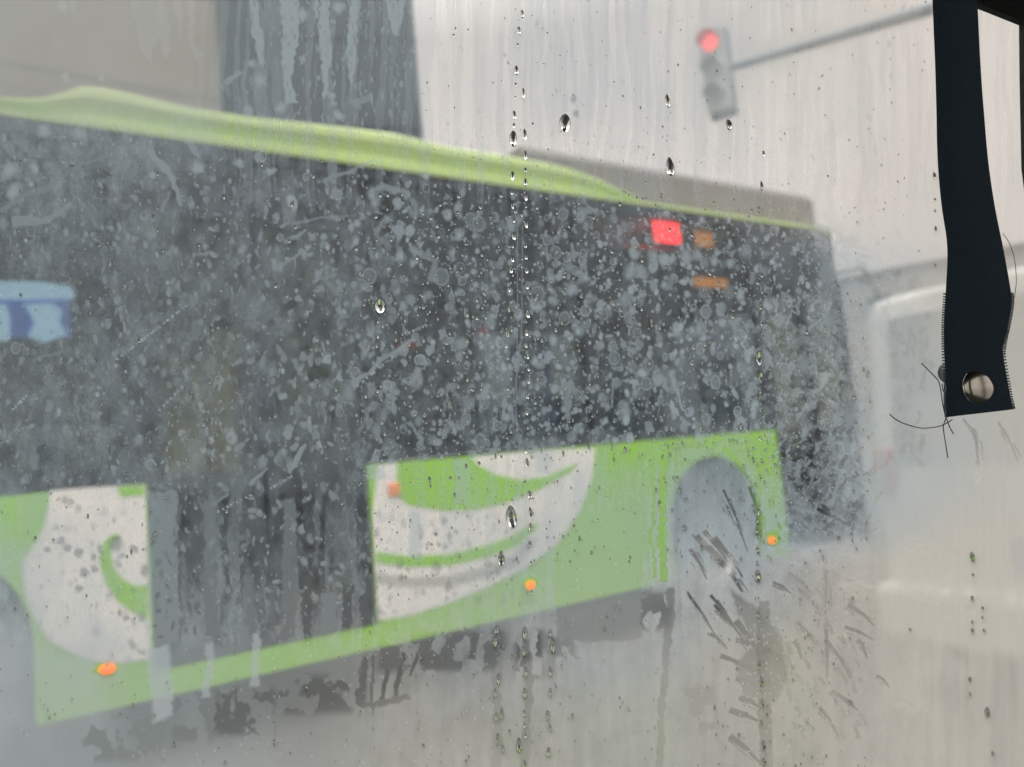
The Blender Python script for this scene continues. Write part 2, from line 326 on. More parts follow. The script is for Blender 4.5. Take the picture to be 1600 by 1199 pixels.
# ------------------------------------------------------------------ traffic signal on its arm
m_sig = mat('signal_housing', (.55, .57, .58), .5, noise=.1); m_pole = mat('signal_arm_paint', (.20, .26, .32), .5, noise=.1)
d = ray(1134, 108); k = 11/d.length; S = CAM+d*k
ts = empty('traffic_signal', (S.x, S.y, 0)); tag(ts, 'traffic signal with its red lamp lit on a long overhead arm', 'traffic signal')
def tp(mb, name, m, par=None, **kw):
    o = mb.build(name, m, **kw); o.parent = par or ts
    if par is None: o.matrix_parent_inverse = Matrix.Translation(-ts.location)
    return o
d2 = ray(1455, 14); P2 = CAM+d2*((S.z-CAM.z)/d2.z)
dirn = (P2-S); P3 = S+dirn*1.55
tp(MB().tube([S+dirn*.02, P3], .055, 12, .085), 'signal_arm', m_pole)
tp(MB().tube([(P3.x, P3.y, 0), (P3.x, P3.y, P3.z+.3)], .13, 14, .1), 'signal_pole', m_pole)
face = Vector((-.93, -.37, 0)).normalized(); latv = Vector((-face.y, face.x, 0))    # face of the signal head
hc = S+Vector((0, 0, .06)); hd = MB(); hw, hh, dp = .15, .56, .20
if latv.dot(RT) < 0: latv = -latv
hc = hc-latv*.16
hd.prism([hc+latv*a*hw+Vector((0, 0, c*hh)) for a, c in ((-1, -.95), (-.9, -1), (.9, -1), (1, -.95), (1, .95), (.9, 1), (-.9, 1), (-1, .95))], -face*dp)
hdo = tp(hd, 'signal_head', m_sig)
sd_ = MB(); sd_.prism([hc-face*(dp+.001)+latv*a*hw*1.1+Vector((0, 0, c*hh*1.03)) for a, c in ((-1, -1), (1, -1), (1, 1), (-1, 1))], -face*.10)
tp(sd_, 'back_board', m_pole, hdo)
m_rl = mat('lit_red_lamp', (1, .10, .09), .3, emit=1.3); m_dk = mat('grey_lens', (.5, .53, .54), .3)
for i, mm in enumerate((m_rl, m_dk, m_dk)):
    c = hc+Vector((0, 0, .36-.36*i))
    tp(MB().lathe([(0, .035), (.08, .025), (.115, .004)], c, face, 24), 'signal_lamp', mm, hdo)
    vs = MB(); ring = []
    for kk in range(13):
        a = math.pi*kk/12; ring.append(c+latv*.13*math.cos(a)+Vector((0, 0, .13*math.sin(a))))
    vs.loft([ring, [p_+face*.2+Vector((0, 0, -.02)) for p_ in ring]], closed=False)
    tp(vs, 'visor', mat('red_glow_visor', (.55, .08, .10), .4) if i == 0 else m_sig, hdo).modifiers.new('solid', 'SOLIDIFY').thickness = .006  # top visor's red colour stands for the lamp's glow on it

# ------------------------------------------------------------------ buildings behind
def wallbox(px0, px1, dist, depth, h, name, m, label, rowm, rows=True):
    d0 = ray(px0, 100); d1 = ray(px1, 100)
    p0 = CAM+d0*(dist/Vector((d0.x, d0.y)).length); p1 = CAM+d1*(dist/Vector((d1.x, d1.y)).length)
    a = Vector((p0.x, p0.y, 0)); c = Vector((p1.x, p1.y, 0)); t = (c-a); Lx = t.length; t.normalize(); n = Vector((-t.y, t.x, 0))
    if n.dot(fw) < 0: n = -n
    r = empty(name, (a+c)/2+n*depth/2, math.atan2(t.y, t.x)); tag(r, label, 'building')
    y0 = -depth/2 if n.dot(Vector((-t.y, t.x, 0))) > 0 else depth/2
    MB().box(-Lx/2, Lx/2, -depth/2, depth/2, 0, h).build('wall', m, r)
    j = MB(); z = 3.2
    while z < h-1:
        j.box(-Lx/2-.03, Lx/2+.03, -depth/2-.03, depth/2+.03, z, z+.12); z += 3.4
    j.build('floor_band', rowm, r)
    MB().box(-Lx/2-.2, Lx/2+.2, -depth/2-.2, depth/2+.2, h, h+.5).build('parapet', rowm, r)
    return r, Lx
m_brown = mat('brown_render', (.25, .22, .175), .8, noise=.12, nscale=.4); m_brown2 = mat('brown_band', (.235, .207, .165), .8)
m_dk1 = mat('dark_slate_cladding', (.05, .065, .085), .5, noise=.2, nscale=.5); m_dk2 = mat('slate_band', (.04, .05, .062), .5)
wallbox(-500, 342, 25, 12, 34, 'apartment_building', m_brown, 'plain brown rendered building behind the bus at the left', m_brown2)
wallbox(300, 652, 27, 10, 30, 'office_building', m_dk1, 'dark slate coloured building behind the bus roof', m_dk2)
r, Lx = wallbox(1250, 1900, 70, 12, 13.2, 'shop_building', mat('pale_far_wall', (.36, .36, .35), .8, noise=.1, nscale=.5), 'low pale building far ahead beyond the van', m_kerb)
wn = MB()
for i in range(12):
    for k in range(2): wn.box(-Lx/2+1+i*Lx/12, -Lx/2+2.6+i*Lx/12, -6.02, -5.95, 4.2+k*3.0, 5.8+k*2.8)
# trees on the far pavement
m_bark = mat('bark', (.10, .08, .06), .9, noise=.3, bump=.5); m_leaf = mat('leaves', (.06, .10, .035), .7, noise=.35, nscale=3)
def tree(x, y, h, label, seed):
    rr = random.Random(seed); t = empty('street_tree', (x, y, .14)); tag(t, label, 'tree', 'street trees behind the bus')
    tk = MB().tube([(0, 0, 0), (.05, 0, h*.3), (0, .06, h*.55)], .13, 10, .07)
    for k in range(6):
        a = k*1.05+rr.random(); tk.tube([(0, .03, h*.35+k*.1), (math.cos(a)*.5, math.sin(a)*.5, h*.55), (math.cos(a)*1.1, math.sin(a)*1.1, h*.75)], .05, 6, .015)
    tk.build('trunk', m_bark, t)
    cb = MB()
    cl = [(rr.gauss(0, .7), rr.gauss(0, .7), h*.72+rr.gauss(0, .6), .35+rr.random()*.4) for _ in range(26)]
    for cx, cy, cz, cr_ in cl:
        for _ in range(90):
            v = Vector((rr.gauss(0, 1), rr.gauss(0, 1), rr.gauss(0, 1))).normalized()*cr_*(.6+.5*rr.random())+Vector((cx, cy, cz))
            a = Vector((rr.gauss(0, 1), rr.gauss(0, 1), rr.gauss(0, 1))).normalized()*.07; c_ = a.cross(Vector((rr.random(), rr.random(), 1))).normalized()*.05
            q = [cb.b.verts.new(v+s_) for s_ in (a, c_, -a, -c_)]; cb.b.faces.new(q)
    cb.build('crown', m_leaf, t)
tree(1.2, 11.5, 4.2, 'street tree behind the bus beyond its middle door', 1)
tree(5.6, 12.2, 3.9, 'street tree behind the middle of the bus', 2)
tree(10.5, 12.6, 4.0, 'street tree behind the front of the bus', 3)

# ------------------------------------------------------------------ the clear rain sheet (vertical, in the curtain opening)
fyaw = YAW+math.radians(6)
FN = Vector((math.cos(fyaw), math.sin(fyaw), 0)); FO = CAM+Vector((fw.x, fw.y, 0)).normalized()*FD
def film(px, py, off=0.0):                 # point of the sheet (off > 0 is outside)
    d = ray(px, py); k = ((FO-CAM).dot(FN)+off)/d.dot(FN); return CAM+d*k
STEP = 1.5
gx = np.arange(-60, 1661, STEP); gy = np.arange(-60, 1261, STEP)
X, Y = np.meshgrid(gx, gy); X = X.astype(np.float64); Y = Y.astype(np.float64)
rg = np.random.default_rng(11)
def vn(x, y, seed):
    t = np.random.default_rng(seed).random((256, 256)); xi = np.floor(x).astype(int); yi = np.floor(y).astype(int)
    fx = x-xi; fy = y-yi; fx = fx*fx*(3-2*fx); fy = fy*fy*(3-2*fy); g = lambda a, b: t[b & 255, a & 255]
    return (g(xi, yi)*(1-fx)+g(xi+1, yi)*fx)*(1-fy)+(g(xi, yi+1)*(1-fx)+g(xi+1, yi+1)*fx)*fy
def fbm(x, y, seed, o=4):
    s = 0; a = 1; tot = 0
    for k in range(o): s = s+a*vn(x*2**k, y*2**k, seed+k); tot += a; a *= .55
    return s/tot
def sstep(a, b, x):
    t = np.clip((x-a)/(b-a), 0, 1); return t*t*(3-2*t)
XW = X+(vn(X/7, Y/7, 1)-.5)*5+(vn(X/30, Y/40, 2)-.5)*8; YW = Y+(vn(X/8, Y/8, 3)-.5)*5+(vn(X/40, Y/40, 4)-.5)*10
# condensation density, coarse layout
kx = np.array([-60, 115, 230, 460, 690, 915, 1145, 1250, 1370, 1480, 1660]); ky = np.array([-60, 120, 300, 480, 660, 780, 900, 1020, 1260])
KT = np.array([
 [.62,.58,.54,.34,.30,.42,.40,.38,.38,.34,.30],
 [.58,.56,.54,.32,.30,.44,.42,.40,.40,.34,.28],
 [.36,.34,.28,.22,.18,.20,.20,.24,.50,.46,.40],
 [.26,.32,.32,.26,.18,.13,.14,.16,.66,.76,.70],
 [.34,.34,.28,.22,.18,.15,.18,.20,.78,.90,.86],
 [.54,.24,.28,.22,.26,.46,.76,.22,.82,.92,.88],
 [.94,.46,.34,.24,.30,.66,.84,.66,.80,.90,.88],
 [.92,.78,.52,.42,.56,.70,.74,.70,.74,.86,.86],
 [.68,.68,.64,.60,.60,.60,.60,.64,.74,.82,.84]])
def coarse(K, x, y):
    ix = np.clip(np.searchsorted(kx, x)-1, 0, len(kx)-2); iy = np.clip(np.searchsorted(ky, y)-1, 0, len(ky)-2)
    fx = np.clip((x-kx[ix])/(kx[ix+1]-kx[ix]), 0, 1); fy = np.clip((y-ky[iy])/(ky[iy+1]-ky[iy]), 0, 1); fx = fx*fx*(3-2*fx); fy = fy*fy*(3-2*fy)
    return (K[iy, ix]*(1-fx)+K[iy, ix+1]*fx)*(1-fy)+(K[iy+1, ix]*(1-fx)+K[iy+1, ix+1]*fx)*fy
A = coarse(KT, X+(fbm(X/120, Y/120, 30)-.5)*160, Y+(fbm(X/120, Y/120, 40)-.5)*160)
SL = np.clip(sstep(1000, 1450, X+(fbm(X/150, Y/150, 91)-.5)*300-200*sstep(320, 420, Y)*(1-sstep(820, 900, Y)))+.75*sstep(780, 1150, Y+(fbm(X/150, Y/150, 95)-.5)*200)*(.4+.6*sstep(250, 700, X))+.45*(1-sstep(300, 380, X))*(1-sstep(120, 220, Y)), 0, 1)  # warm veil light at right, bottom and top left, painted as sheet tint
DT = np.zeros_like(A)                      # dark specks in the sheet
def reg(x0, x1, y0, y1, s=40): return sstep(x0-s, x0+s, X)*(1-sstep(x1-s, x1+s, X))*sstep(y0-s, y0+s, Y)*(1-sstep(y1-s, y1+s, Y))
A += (fbm(X/60, Y/80, 50)-.5)*.10
A += (fbm(X/9, Y/14, 60)-.5)*.13*reg(-200, 1390, 190, 1000, 50)
# vertical run marks
run = fbm(X/9+ (fbm(X/90, Y/130, 71)-.5)*3, Y/260, 70, 3)
A += (sstep(.44, .56, run)-.5)*.15*reg(330, 1800, -200, 330, 60)
A += (sstep(.54, .60, fbm(X/5+(fbm(X/60, Y/90, 131)-.5)*2, Y/170, 132, 3)))*.08*reg(640, 1800, -200, 330, 60)
A += (fbm(X/11+(fbm(X/50, Y/90, 143)-.5)*2.5, Y/150, 141, 4)-.5)*.22*reg(560, 1800, 690, 1400, 60)
A += (fbm(XW/22, YW/30, 145, 5)-.5)*.22*reg(560, 1500, 880, 1400, 60)
A += (sstep(.47, .55, fbm(X/16, Y/400, 75, 3))-.5)*.10*reg(560, 1100, 690, 960, 25)
A += (sstep(.42, .58, fbm(XW/16, Y/200, 78, 4))-.55)*.17*reg(275, 585, 770, 1010, 12)
A += (sstep(.45, .58, fbm(X/14, Y/420, 79, 3))-.5)*.07*reg(1430, 1800, 750, 1300, 40)
# blotches where the wet film has torn
bl = fbm(XW/26, YW/34, 80, 5)
A += (fbm(X/2.6, Y/3.4, 101, 2)-.5)*.10*reg(-200, 1400, 180, 1000, 40)
A += (fbm(XW/18, YW/34, 111, 5)-.5)*.34*reg(-200, 620, 190, 1010, 40)
A += (np.abs(fbm(XW/24, YW/50, 121, 4)-.5) < .012)*.10*reg(-200, 1350, 190, 1000, 40)
A += (sstep(.50, .58, bl)-.45)*.07*reg(-200, 600, 200, 760, 40)
A += (sstep(.52, .58, fbm(XW/14, YW/22, 85, 4))-.4)*.07*reg(560, 1350, 290, 720, 50)
def win(x0, x1, y0, y1):
    a = max(int((x0-gx[0])/STEP), 0); b = min(int((x1-gx[0])/STEP)+2, len(gx)); c = max(int((y0-gy[0])/STEP), 0); d = min(int((y1-gy[0])/STEP)+2, len(gy))
    return None if a >= b or c >= d else (slice(c, d), slice(a, b))
def blob(x, y, rx, ry, val, soft=.35, ang=0, ring=0, arr=None, warp=True):
    arr = A if arr is None else arr
    s = win(x-2.2*max(rx, ry), x+2.2*max(rx, ry), y-2.2*max(rx, ry), y+2.2*max(rx, ry))
    if s is None: return
    xx, yy = (XW[s], YW[s]) if warp else (X[s], Y[s]); dx = xx-x; dy = yy-y
    c, n = math.cos(ang), math.sin(ang); u = (dx*c+dy*n)/rx; v = (-dx*n+dy*c)/ry; q = np.sqrt(u*u+v*v)
    if ring: m = 1-sstep(0, ring, np.abs(q-1))
    else: m = 1-sstep(1-soft, 1+soft, q)
    arr[s] = arr[s]*(1-m)+val*m if arr is A else np.maximum(arr[s], val*m)
def poly(pts, val, soft=1.5, k=1.0, warp=True, arr=None):
    arr = A if arr is None else arr
    xs = [p[0] for p in pts]; ys = [p[1] for p in pts]; s = win(min(xs)-15, max(xs)+15, min(ys)-15, max(ys)+15)
    if s is None: return
    x, y = (XW[s], YW[s]) if warp else (X[s], Y[s]); ins = np.zeros(x.shape, bool); dist = np.full(x.shape, 1e9); n = len(pts)
    for i in range(n):
        (x0, y0), (x1, y1) = pts[i], pts[(i+1) % n]
        if y0 != y1: ins ^= ((y0 > y) != (y1 > y)) & (x < (x1-x0)*(y-y0)/(y1-y0)+x0)
        L2 = (x1-x0)**2+(y1-y0)**2+1e-9; t = np.clip(((x-x0)*(x1-x0)+(y-y0)*(y1-y0))/L2, 0, 1)
        dist = np.minimum(dist, np.hypot(x-x0-t*(x1-x0), y-y0-t*(y1-y0)))
    sd = np.where(ins, -dist, dist); m = (1-sstep(-soft, soft, sd))*k
    arr[s] = arr[s]*(1-m)+val*m
def stroke(pts, w, val, soft=1.2, k=1.0, w1=None, **kw):
    w1 = w if w1 is None else w1; n = len(pts); Lf, Rt = [], []
    for i, p in enumerate(pts):
        a = pts[max(i-1, 0)]; b = pts[min(i+1, n-1)]; dx, dy = b[0]-a[0], b[1]-a[1]; l = math.hypot(dx, dy)+1e-6
        ww = (w+(w1-w)*i/(n-1))/2; Lf.append((p[0]-dy/l*ww, p[1]+dx/l*ww)); Rt.append((p[0]+dy/l*ww, p[1]-dx/l*ww))
    poly(Lf+Rt[::-1], val, soft, k, **kw)
# pale tongues of run-down condensation at the top
S1 = lambda pts: [(x/2.963, y/2.963) for x, y in pts]; S2 = lambda pts: [(530+x/2.963, y/2.963) for x, y in pts]
for pts in (S1([(1160,-60),(1200,-60),(1195,100),(1222,200),(1215,340),(1190,230),(1160,140)]), S1([(1290,-60),(1392,-60),(1382,200),(1350,400),(1370,480),(1312,480),(1310,300),(1300,100)]),
            S1([(1462,-60),(1480,-60),(1478,90),(1466,80)]), S1([(1492,-60),(1530,-60),(1532,280),(1505,340),(1525,440),(1500,460),(1474,240)]),
            S2([(60,-60),(92,-60),(82,300),(60,430),(48,330),(35,230)]), S2([(210,-60),(320,-60),(300,60),(290,110),(270,175),(235,160),(215,60)])):
    poly(pts, .72, 2)
for pts in (S1([(590,-60),(750,-60),(740,150),(700,300),(640,200)]), S1([(720,-60),(760,-60),(785,240),(765,270),(735,160)]), S1([(800,-60),(845,-60),(840,150),(825,180)]), S1([(865,-60),(900,-60),(905,200),(940,270),(915,290),(885,180)]), S1([(300,-60),(360,-60),(350,60),(320,40)])):
    poly(pts, .70, 3, .6)
R0 = random.Random(3)
# clear washed streaks in the lower fog
for pts, ww, v in (([(822,1000),(823,1080),(821,1260)],14,.40), ([(778,985),(776,1080),(773,1260)],15,.46), ([(1046,920),(1042,1040),(1034,1120),(1028,1260)],12,.44), ([(1192,940),(1196,1050),(1199,1120),(1200,1260)],16,.40),
                   ([(572,1030),(560,1100)],11,.28), ([(585,1025),(577,1105)],5,.28), ([(612,1022),(597,1092)],7,.24), ([(632,1018),(618,1090)],7,.24), ([(655,1012),(640,1055)],5,.24), ([(640,1090),(560,1102)],9,.30),
                   ([(480,900),(482,998)],13,.20), ([(545,915),(542,982)],13,.20), ([(566,930),(582,995)],14,.20), ([(745,988),(738,1030)],12,.28), ([(868,1000),(872,1030)],14,.45), ([(983,940),(984,975)],10,.32), ([(1024,930),(1026,958)],18,.34),
                   ([(1035,700),(1036,910)],12,.24), ([(1020,700),(1020,905)],6,.30)):
    stroke(pts, ww, v, 2)
for (x0, x1, y0, y1, k_) in ((325, 430, 1075, 1150, .30), (430, 570, 1055, 1115, .28), (268, 340, 1070, 1160, .46), (590, 790, 985, 1050, .30), (805, 850, 985, 1060, .20), (880, 1050, 925, 985, .34), (850, 900, 990, 1050, .46), (130, 260, 1120, 1190, .52), (1070, 1120, 1070, 1150, .50)):
    m_ = reg(x0, x1, y0, y1, 9)*sstep(.44, .54, fbm((XW+.25*YW)/20, (YW-.2*XW)/28, 161+x0, 3)); A = A*(1-m_)+k_*m_
for x0, x1, y0, v in ((318,336,780,.40),(385,398,900,.38),(440,462,780,.36),(500,526,930,.44),(231,278,765,.54)):
    poly([(x0, y0), (x1, y0), (x1+2, 1000-(x0-290)*.05), (x0, 1000)], v, 2.5)
# fog bars over the livery
for x0, x1, y0, y1, v in ((640,657,800,875,.62),(708,730,720,790,.56),(838,860,705,740,.58),(690,742,800,870,.44),(895,912,740,850,.60),(575,600,728,752,.6),(870,1000,800,1000,.52),(25,75,772,830,.52),(1062,1110,700,720,.55)):
    poly([(x0, y0), (x1, y0), (x1+2, y1), (x0-1, y1)], v, 3)
# clear wipe strokes slanting down to the right
for a in ((1088,838,1142,900,9),(1100,830,1150,898,7),(1116,840,1160,902,8),(1078,858,1104,905,6),(1130,765,1168,862,3),(1132,700,1178,760,6),(1172,760,1190,830,7),(1188,800,1186,870,7),(1120,870,1160,925,10),(1110,930,1150,985,5),(1116,945,1175,1020,5),(1074,925,1124,1005,3),(1110,990,1136,1014,4),
          (1150,1000,1186,1012,7),(1126,1025,1180,1050,7),(1140,1150,1190,1195,9),(1150,1060,1190,1080,8),(1155,1090,1190,1108,8),(1208,910,1236,928,4),(1232,895,1270,930,5),(1247,920,1280,952,5),(1246,972,1274,1008,5),(1240,1000,1252,1030,8),(1288,870,1290,960,7),(1290,975,1292,1060,6),(1320,980,1364,1000,6),(1325,945,1366,978,7),
          (1290,1000,1330,1060,7),(1300,1080,1340,1110,6),(1280,1105,1310,1150,6),(1370,1055,1390,1075,4),(1340,1000,1355,1030,8),(1520,670,1528,720,7),(1505,655,1530,690,3),(1560,660,1590,720,4),(1527,720,1528,760,6),(1140,1110,1190,1130,9),(1150,970,1195,1040,10)):
    v_ = .15 if a[0] < 1230 else .36
    stroke([(a[0], a[1]), ((a[0]+a[2])/2+2, (a[1]+a[3])/2-2), (a[2], a[3])], a[4]*1.1, v_, 1.3, .95, w1=a[4]*.35, warp=False)
    for q in range(4):
        t0 = R0.uniform(0, .6); t1 = t0+R0.uniform(.2, .4); ox = R0.uniform(-1.5, 1.5)*a[4]; oy = R0.uniform(-.6, .6)*a[4]
        stroke([(a[0]+(a[2]-a[0])*t0+ox, a[1]+(a[3]-a[1])*t0+oy), (a[0]+(a[2]-a[0])*t1+ox+1, a[1]+(a[3]-a[1])*t1+oy)], R0.uniform(1.5, 4), v_+R0.uniform(0, .15), 1.2, .8, w1=1, warp=False)
poly([(1140,915),(1180,950),(1225,1000),(1235,1060),(1215,1095),(1160,1090),(1150,1040),(1180,1010),(1150,960)], .34, 5, .9)
R_ = random.Random(5)
for i in range(70):
    x = R_.uniform(1230, 1345); y = R_.uniform(880, 1150); a = R_.uniform(.9, 1.4); l = R_.uniform(6, 22)
    stroke([(x, y), (x+l*math.cos(a), y+l*math.sin(a))], R_.uniform(3, 8), R_.uniform(.42, .58), 2, .7)
# residue on the front door: short pale strokes slanting up to the right
A += (fbm((XW+.55*YW)/16, (YW-.55*XW)/7, 151, 4)-.5)*.9*reg(1215, 1345, 500, 835, 25)
for i in range(420):
    x = R_.uniform(1200, 1372); y = R_.uniform(470, 850); a = R_.uniform(-1.5, -.7); l = R_.uniform(5, 26)
    if y < 660 and R_.random() < .4: continue
    stroke([(x, y), (x+l*math.cos(a), y+l*math.sin(a))], R_.uniform(2.5, 6), R_.choice((.30, .55, .62, .66, .34)), 1.5, .8)
for a in ((1298,790,1345,690,6),(1270,620,1300,580,6),(1325,700,1350,650,5),(1380,420,1402,452,9),(1395,440,1392,500,10),(1330,400,1300,370,7),(1345,440,1312,395,5)): stroke([(a[0],a[1]),(a[2],a[3])], a[4], .72 if a[1]>450 else .55, 2, .8)
for i in range(150):
    t_ = R_.random(); x = 1270+110*t_+R_.uniform(-14, 22); y = 355+95*t_+R_.uniform(-16, 16); a = R_.uniform(.2, 1.0); l = R_.uniform(8, 26)
    stroke([(x, y), (x+l*math.cos(a), y+l*math.sin(a))], R_.uniform(3, 8), R_.uniform(.40, .85), 2, .8)
for x, y, rx, ry, v in ((1120, 100, 40, 75, .62), (1200, 88, 50, 22, .62), (1290, 62, 60, 22, .56), (1400, 32, 60, 18, .50)): blob(x, y, rx, ry, v, .7)
poly([(232, 1012), (268, 1005), (270, 1120), (236, 1130)], .86, 5); poly([(318, 1005), (330, 1005), (332, 1090), (318, 1092)], .78, 3); poly([(392, 995), (405, 990), (408, 1075), (394, 1078)], .76, 3)
for i in range(260):
    x = R_.uniform(1320, 1450); y = R_.uniform(410, 720); stroke([(x, y), (x+R_.uniform(-6, 8), y+R_.uniform(8, 24))], R_.uniform(3, 9), R_.uniform(.40, .70), 2.5, .6)
for i in range(60):                        # beaded scratches
    t = i/60
for (x0, y0, x1, y1, n) in ((185,560,295,475,22),(552,608,660,520,16),(455,745,420,765,8),(340,800,400,770,8),(250,640,290,600,7),(20,640,45,615,6),(1208,975,1235,930,9),(640,520,672,506,6)):
    for k in range(n):
        t = k/n+R_.uniform(-.02, .02); blob(x0+(x1-x0)*t, y0+(y1-y0)*t, R_.uniform(1.2, 3), R_.uniform(1.2, 2.4), R_.uniform(.7, 1), .5, warp=False)
# dried spots: pale discs and rings on the dark band
def spot_ok(x, y):
    return y > 185+.14*x and y < 775-.085*x
cnt = 0
while cnt < 2300:
    x = R_.uniform(-20, 1340); y = R_.uniform(190, 790)
    if not spot_ok(x, y): continue
    dens = .10+.9*max(0, min(1, (x-480)/300)) if x < 1230 else .7
    edge = y-(185+.14*x)
    if edge < 60 and x > 900: dens = 1
    if R_.random() > dens: continue
    cnt += 1; r = min(1.3+R_.expovariate(1/1.6), 8); ry = r*R_.uniform(1.0, 1.6); v = R_.uniform(.40, .80)
    if r > 4.2 and R_.random() < .4:
        blob(x, y, r*1.15, ry*1.15, .16, .2, warp=False); blob(x, y, r*.95, ry*.95, v*.62, .3, R_.uniform(-.4, .4)); blob(x, y, r*.9, ry*.9, v, ring=.26, warp=False)
        if R_.random() < .5: blob(x-r*.1, y+ry*1.08, r*.8, ry*.25, .20, .4)
    else: blob(x, y, r, ry, v, R_.choice((.4, .7, .95)), R_.uniform(-.3, .3), warp=R_.random() < .4)
for i in range(1500):                      # small irregular marks all over the left windows
    x = R_.uniform(-20, 620); y = R_.uniform(190, 1000)
    if not (y > 200+.14*x): continue
    if x < 232 and y > 755: continue
    blob(x, y, R_.uniform(1.2, 5), R_.uniform(2, 8), R_.uniform(.30, .60), .6, R_.uniform(-.5, .5))
for i in range(260):
    x = R_.uniform(380, 650); y = R_.uniform(0, 190); blob(x, y, R_.uniform(.8, 2), R_.uniform(2, 7), R_.uniform(.45, .65), .5)
for x, y, r in ((392,100,6),(403,128,8),(435,168,8),(388,172,7),(15,265,9),(55,262,7),(22,300,9),(95,10,8),(520,150,6),(528,180,6),(310,258,9),(425,268,6),(372,255,5),(100,120,6),(158,125,5),(70,200,9),(530,15,7),(475,22,7)): blob(x, y, r, r*1.1, .72, .7)
for x, y, r in ((577,432,11),(690,433,12),(735,343,9),(748,350,10),(882,498,9),(996,520,7),(1014,570,8),(1010,600,9),(728,655,8),(750,690,10),(840,460,11),(1042,350,9),(1170,345,8),(855,375,7),(868,395,9),(880,335,8),(1095,545,8),(985,355,7),(960,560,9)):
    blob(x, y, r*1.1, r*1.3, .15, .15); blob(x, y, r*.92, r*1.1, .34, .25); blob(x, y, r*.88, r*1.08, .55, ring=.2, warp=False)
for i in range(170):
    x = R_.uniform(440, 1230); y = R_.uniform(260, 720)
    if not spot_ok(x, y-18): continue
    a = R_.uniform(3, 8); v = R_.uniform(.40, .66)
    for q in range(R_.randint(2, 4)): blob(x+R_.uniform(-a, a)*.8, y+R_.uniform(-a, a)*1.3, a*R_.uniform(.35, .8), a*R_.uniform(.5, 1.3), v+R_.uniform(-.06, .06), .45, R_.uniform(-.5, .5))
for i in range(60):
    x = R_.uniform(560, 1230); y = R_.uniform(300, 690); l = R_.uniform(12, 45)
    stroke([(x, y), (x+R_.uniform(-3, 3), y+l*.5), (x+R_.uniform(-4, 4), y+l)], R_.uniform(2, 5), R_.uniform(.34, .55), 2, .7, w1=1.5)
# dark specks, transparency lowered at each
for i in range(330):
    z = R_.random()
    if z < .35: x, y = R_.uniform(585, 830), R_.uniform(800, 960)
    elif z < .62: x, y = R_.uniform(60, 230), R_.uniform(775, 1040)
    elif z < .9: x, y = R_.uniform(660, 1440), R_.uniform(10, 400)
    else: x, y = R_.uniform(1395, 1590), R_.uniform(780, 1150)
    r = R_.uniform(1.2, 5.5 if z < .62 else 3); blob(x, y, r, r*R_.uniform(1, 1.5), R_.uniform(.15, .55 if z < .62 else .35), .6, arr=DT)
for x, y, r in ((75,858,5),(94,843,4.5),(104,857,6),(122,865,7),(145,873,5),(131,896,7),(211,859,6),(225,892,7),(181,849,11),(147,890,5),(125,920,5),(184,958,5),(195,967,5),(30,80,0.1),(898,155,5),(900,178,5)): blob(x, y, r, r*1.2, .6, .5, arr=DT)
# light smears on the dark windows
for pts, ww in (([(455,350),(500,340),(556,338)],5),([(445,378),(476,360)],9),([(405,372),(413,358)],7),([(552,608),(600,560),(650,528)],9),([(590,288),(625,300),(640,310)],13),([(655,395),(680,410),(668,440)],14),([(640,385),(660,400)],9),([(508,285),(560,262)],8),([(560,260),(585,250)],6),([(470,400),(430,420)],5),
                ([(235,235),(270,275),(280,325)],12),([(290,215),(312,245)],11),([(345,135),(378,110)],11),([(352,128),(362,150)],9),([(372,150),(376,172)],7),([(552,162),(580,150)],11),([(545,155),(560,165)],8),([(330,790),(355,770)],9),([(390,755),(420,735)],6),([(455,740),(475,700)],10),([(1255,520),(1280,500)],7),([(885,600),(888,660)],12),([(1050,580),(1065,640)],8)):
    stroke(pts, ww, R_.uniform(.48, .66), 2.0, .85, w1=ww*.6)
for pts, ww in (([(0,330),(60,300),(130,255),(180,235)],9),([(20,345),(70,345),(110,318)],16),([(455,560),(470,590)],7),([(500,430),(530,470),(520,500)],8),([(300,400),(340,395)],6),([(250,330),(262,300)],8),([(590,690),(600,640)],10),([(640,660),(665,700)],7),([(700,600),(690,650)],6),([(560,680),(580,640)],6),([(930,700),(936,670)],10),([(960,640),(955,600)],5),([(60,560),(110,545)],5),([(120,620),(126,660)],5)):
    stroke(pts, ww, R_.uniform(.46, .60), 2.2, .8, w1=ww*.5)
# fine lines: the welded seam and scratches
for pts in ([(808,300),(809,500),(806,640),(812,705)], [(817,330),(815,520),(801,640),(804,700)], [(575,722),(680,712),(800,698)]): stroke(pts, 1.6, .60, 1.0, .7, warp=False)
stroke([(800,700),(799,760),(797,800)], 5, .04, 1.5, .9)
for pts, ww in (([(1187,400),(1189,560),(1187,700)],3), ([(1187,700),(1186,870)],5), ([(1184,950),(1188,1060),(1190,1199)],4)): stroke(pts, ww, .22, 1.5, .7)
for i in range(2600):                      # drop glints painted as bright pin-prick fog specks
    x = R_.uniform(0, 1430) if i % 2 else R_.uniform(1150, 1400); y = R_.uniform(200, 1199)
    if y < 200+.13*x: continue
    blob(x, y, .95, R_.uniform(1, 2.0), R_.uniform(.65, 1.0), .5, warp=False)
for x0, x1, y0, y1 in ((1400,1545,840,880),(1430,1560,915,965),(1310,1370,900,930),(1400,1450,1085,1115),(1180,1340,850,885)):
    m_ = reg(x0, x1, y0, y1, 14)*sstep(.40, .55, fbm(XW/20, YW/9, 171, 4)); A = A*(1-m_*.8)+.96*m_*.8  # pale horizontal reflections painted as dense patches in the fog
for x, y, rx, ry in ((168, 1046, 17, 11), (830, 915, 11, 11), (1207, 845, 12, 11), (1044, 365, 24, 24), (1102, 373, 16, 16), (1112, 440, 26, 12), (50, 490, 60, 45)): blob(x, y, rx, ry, .12 if x > 100 else .24, .5)
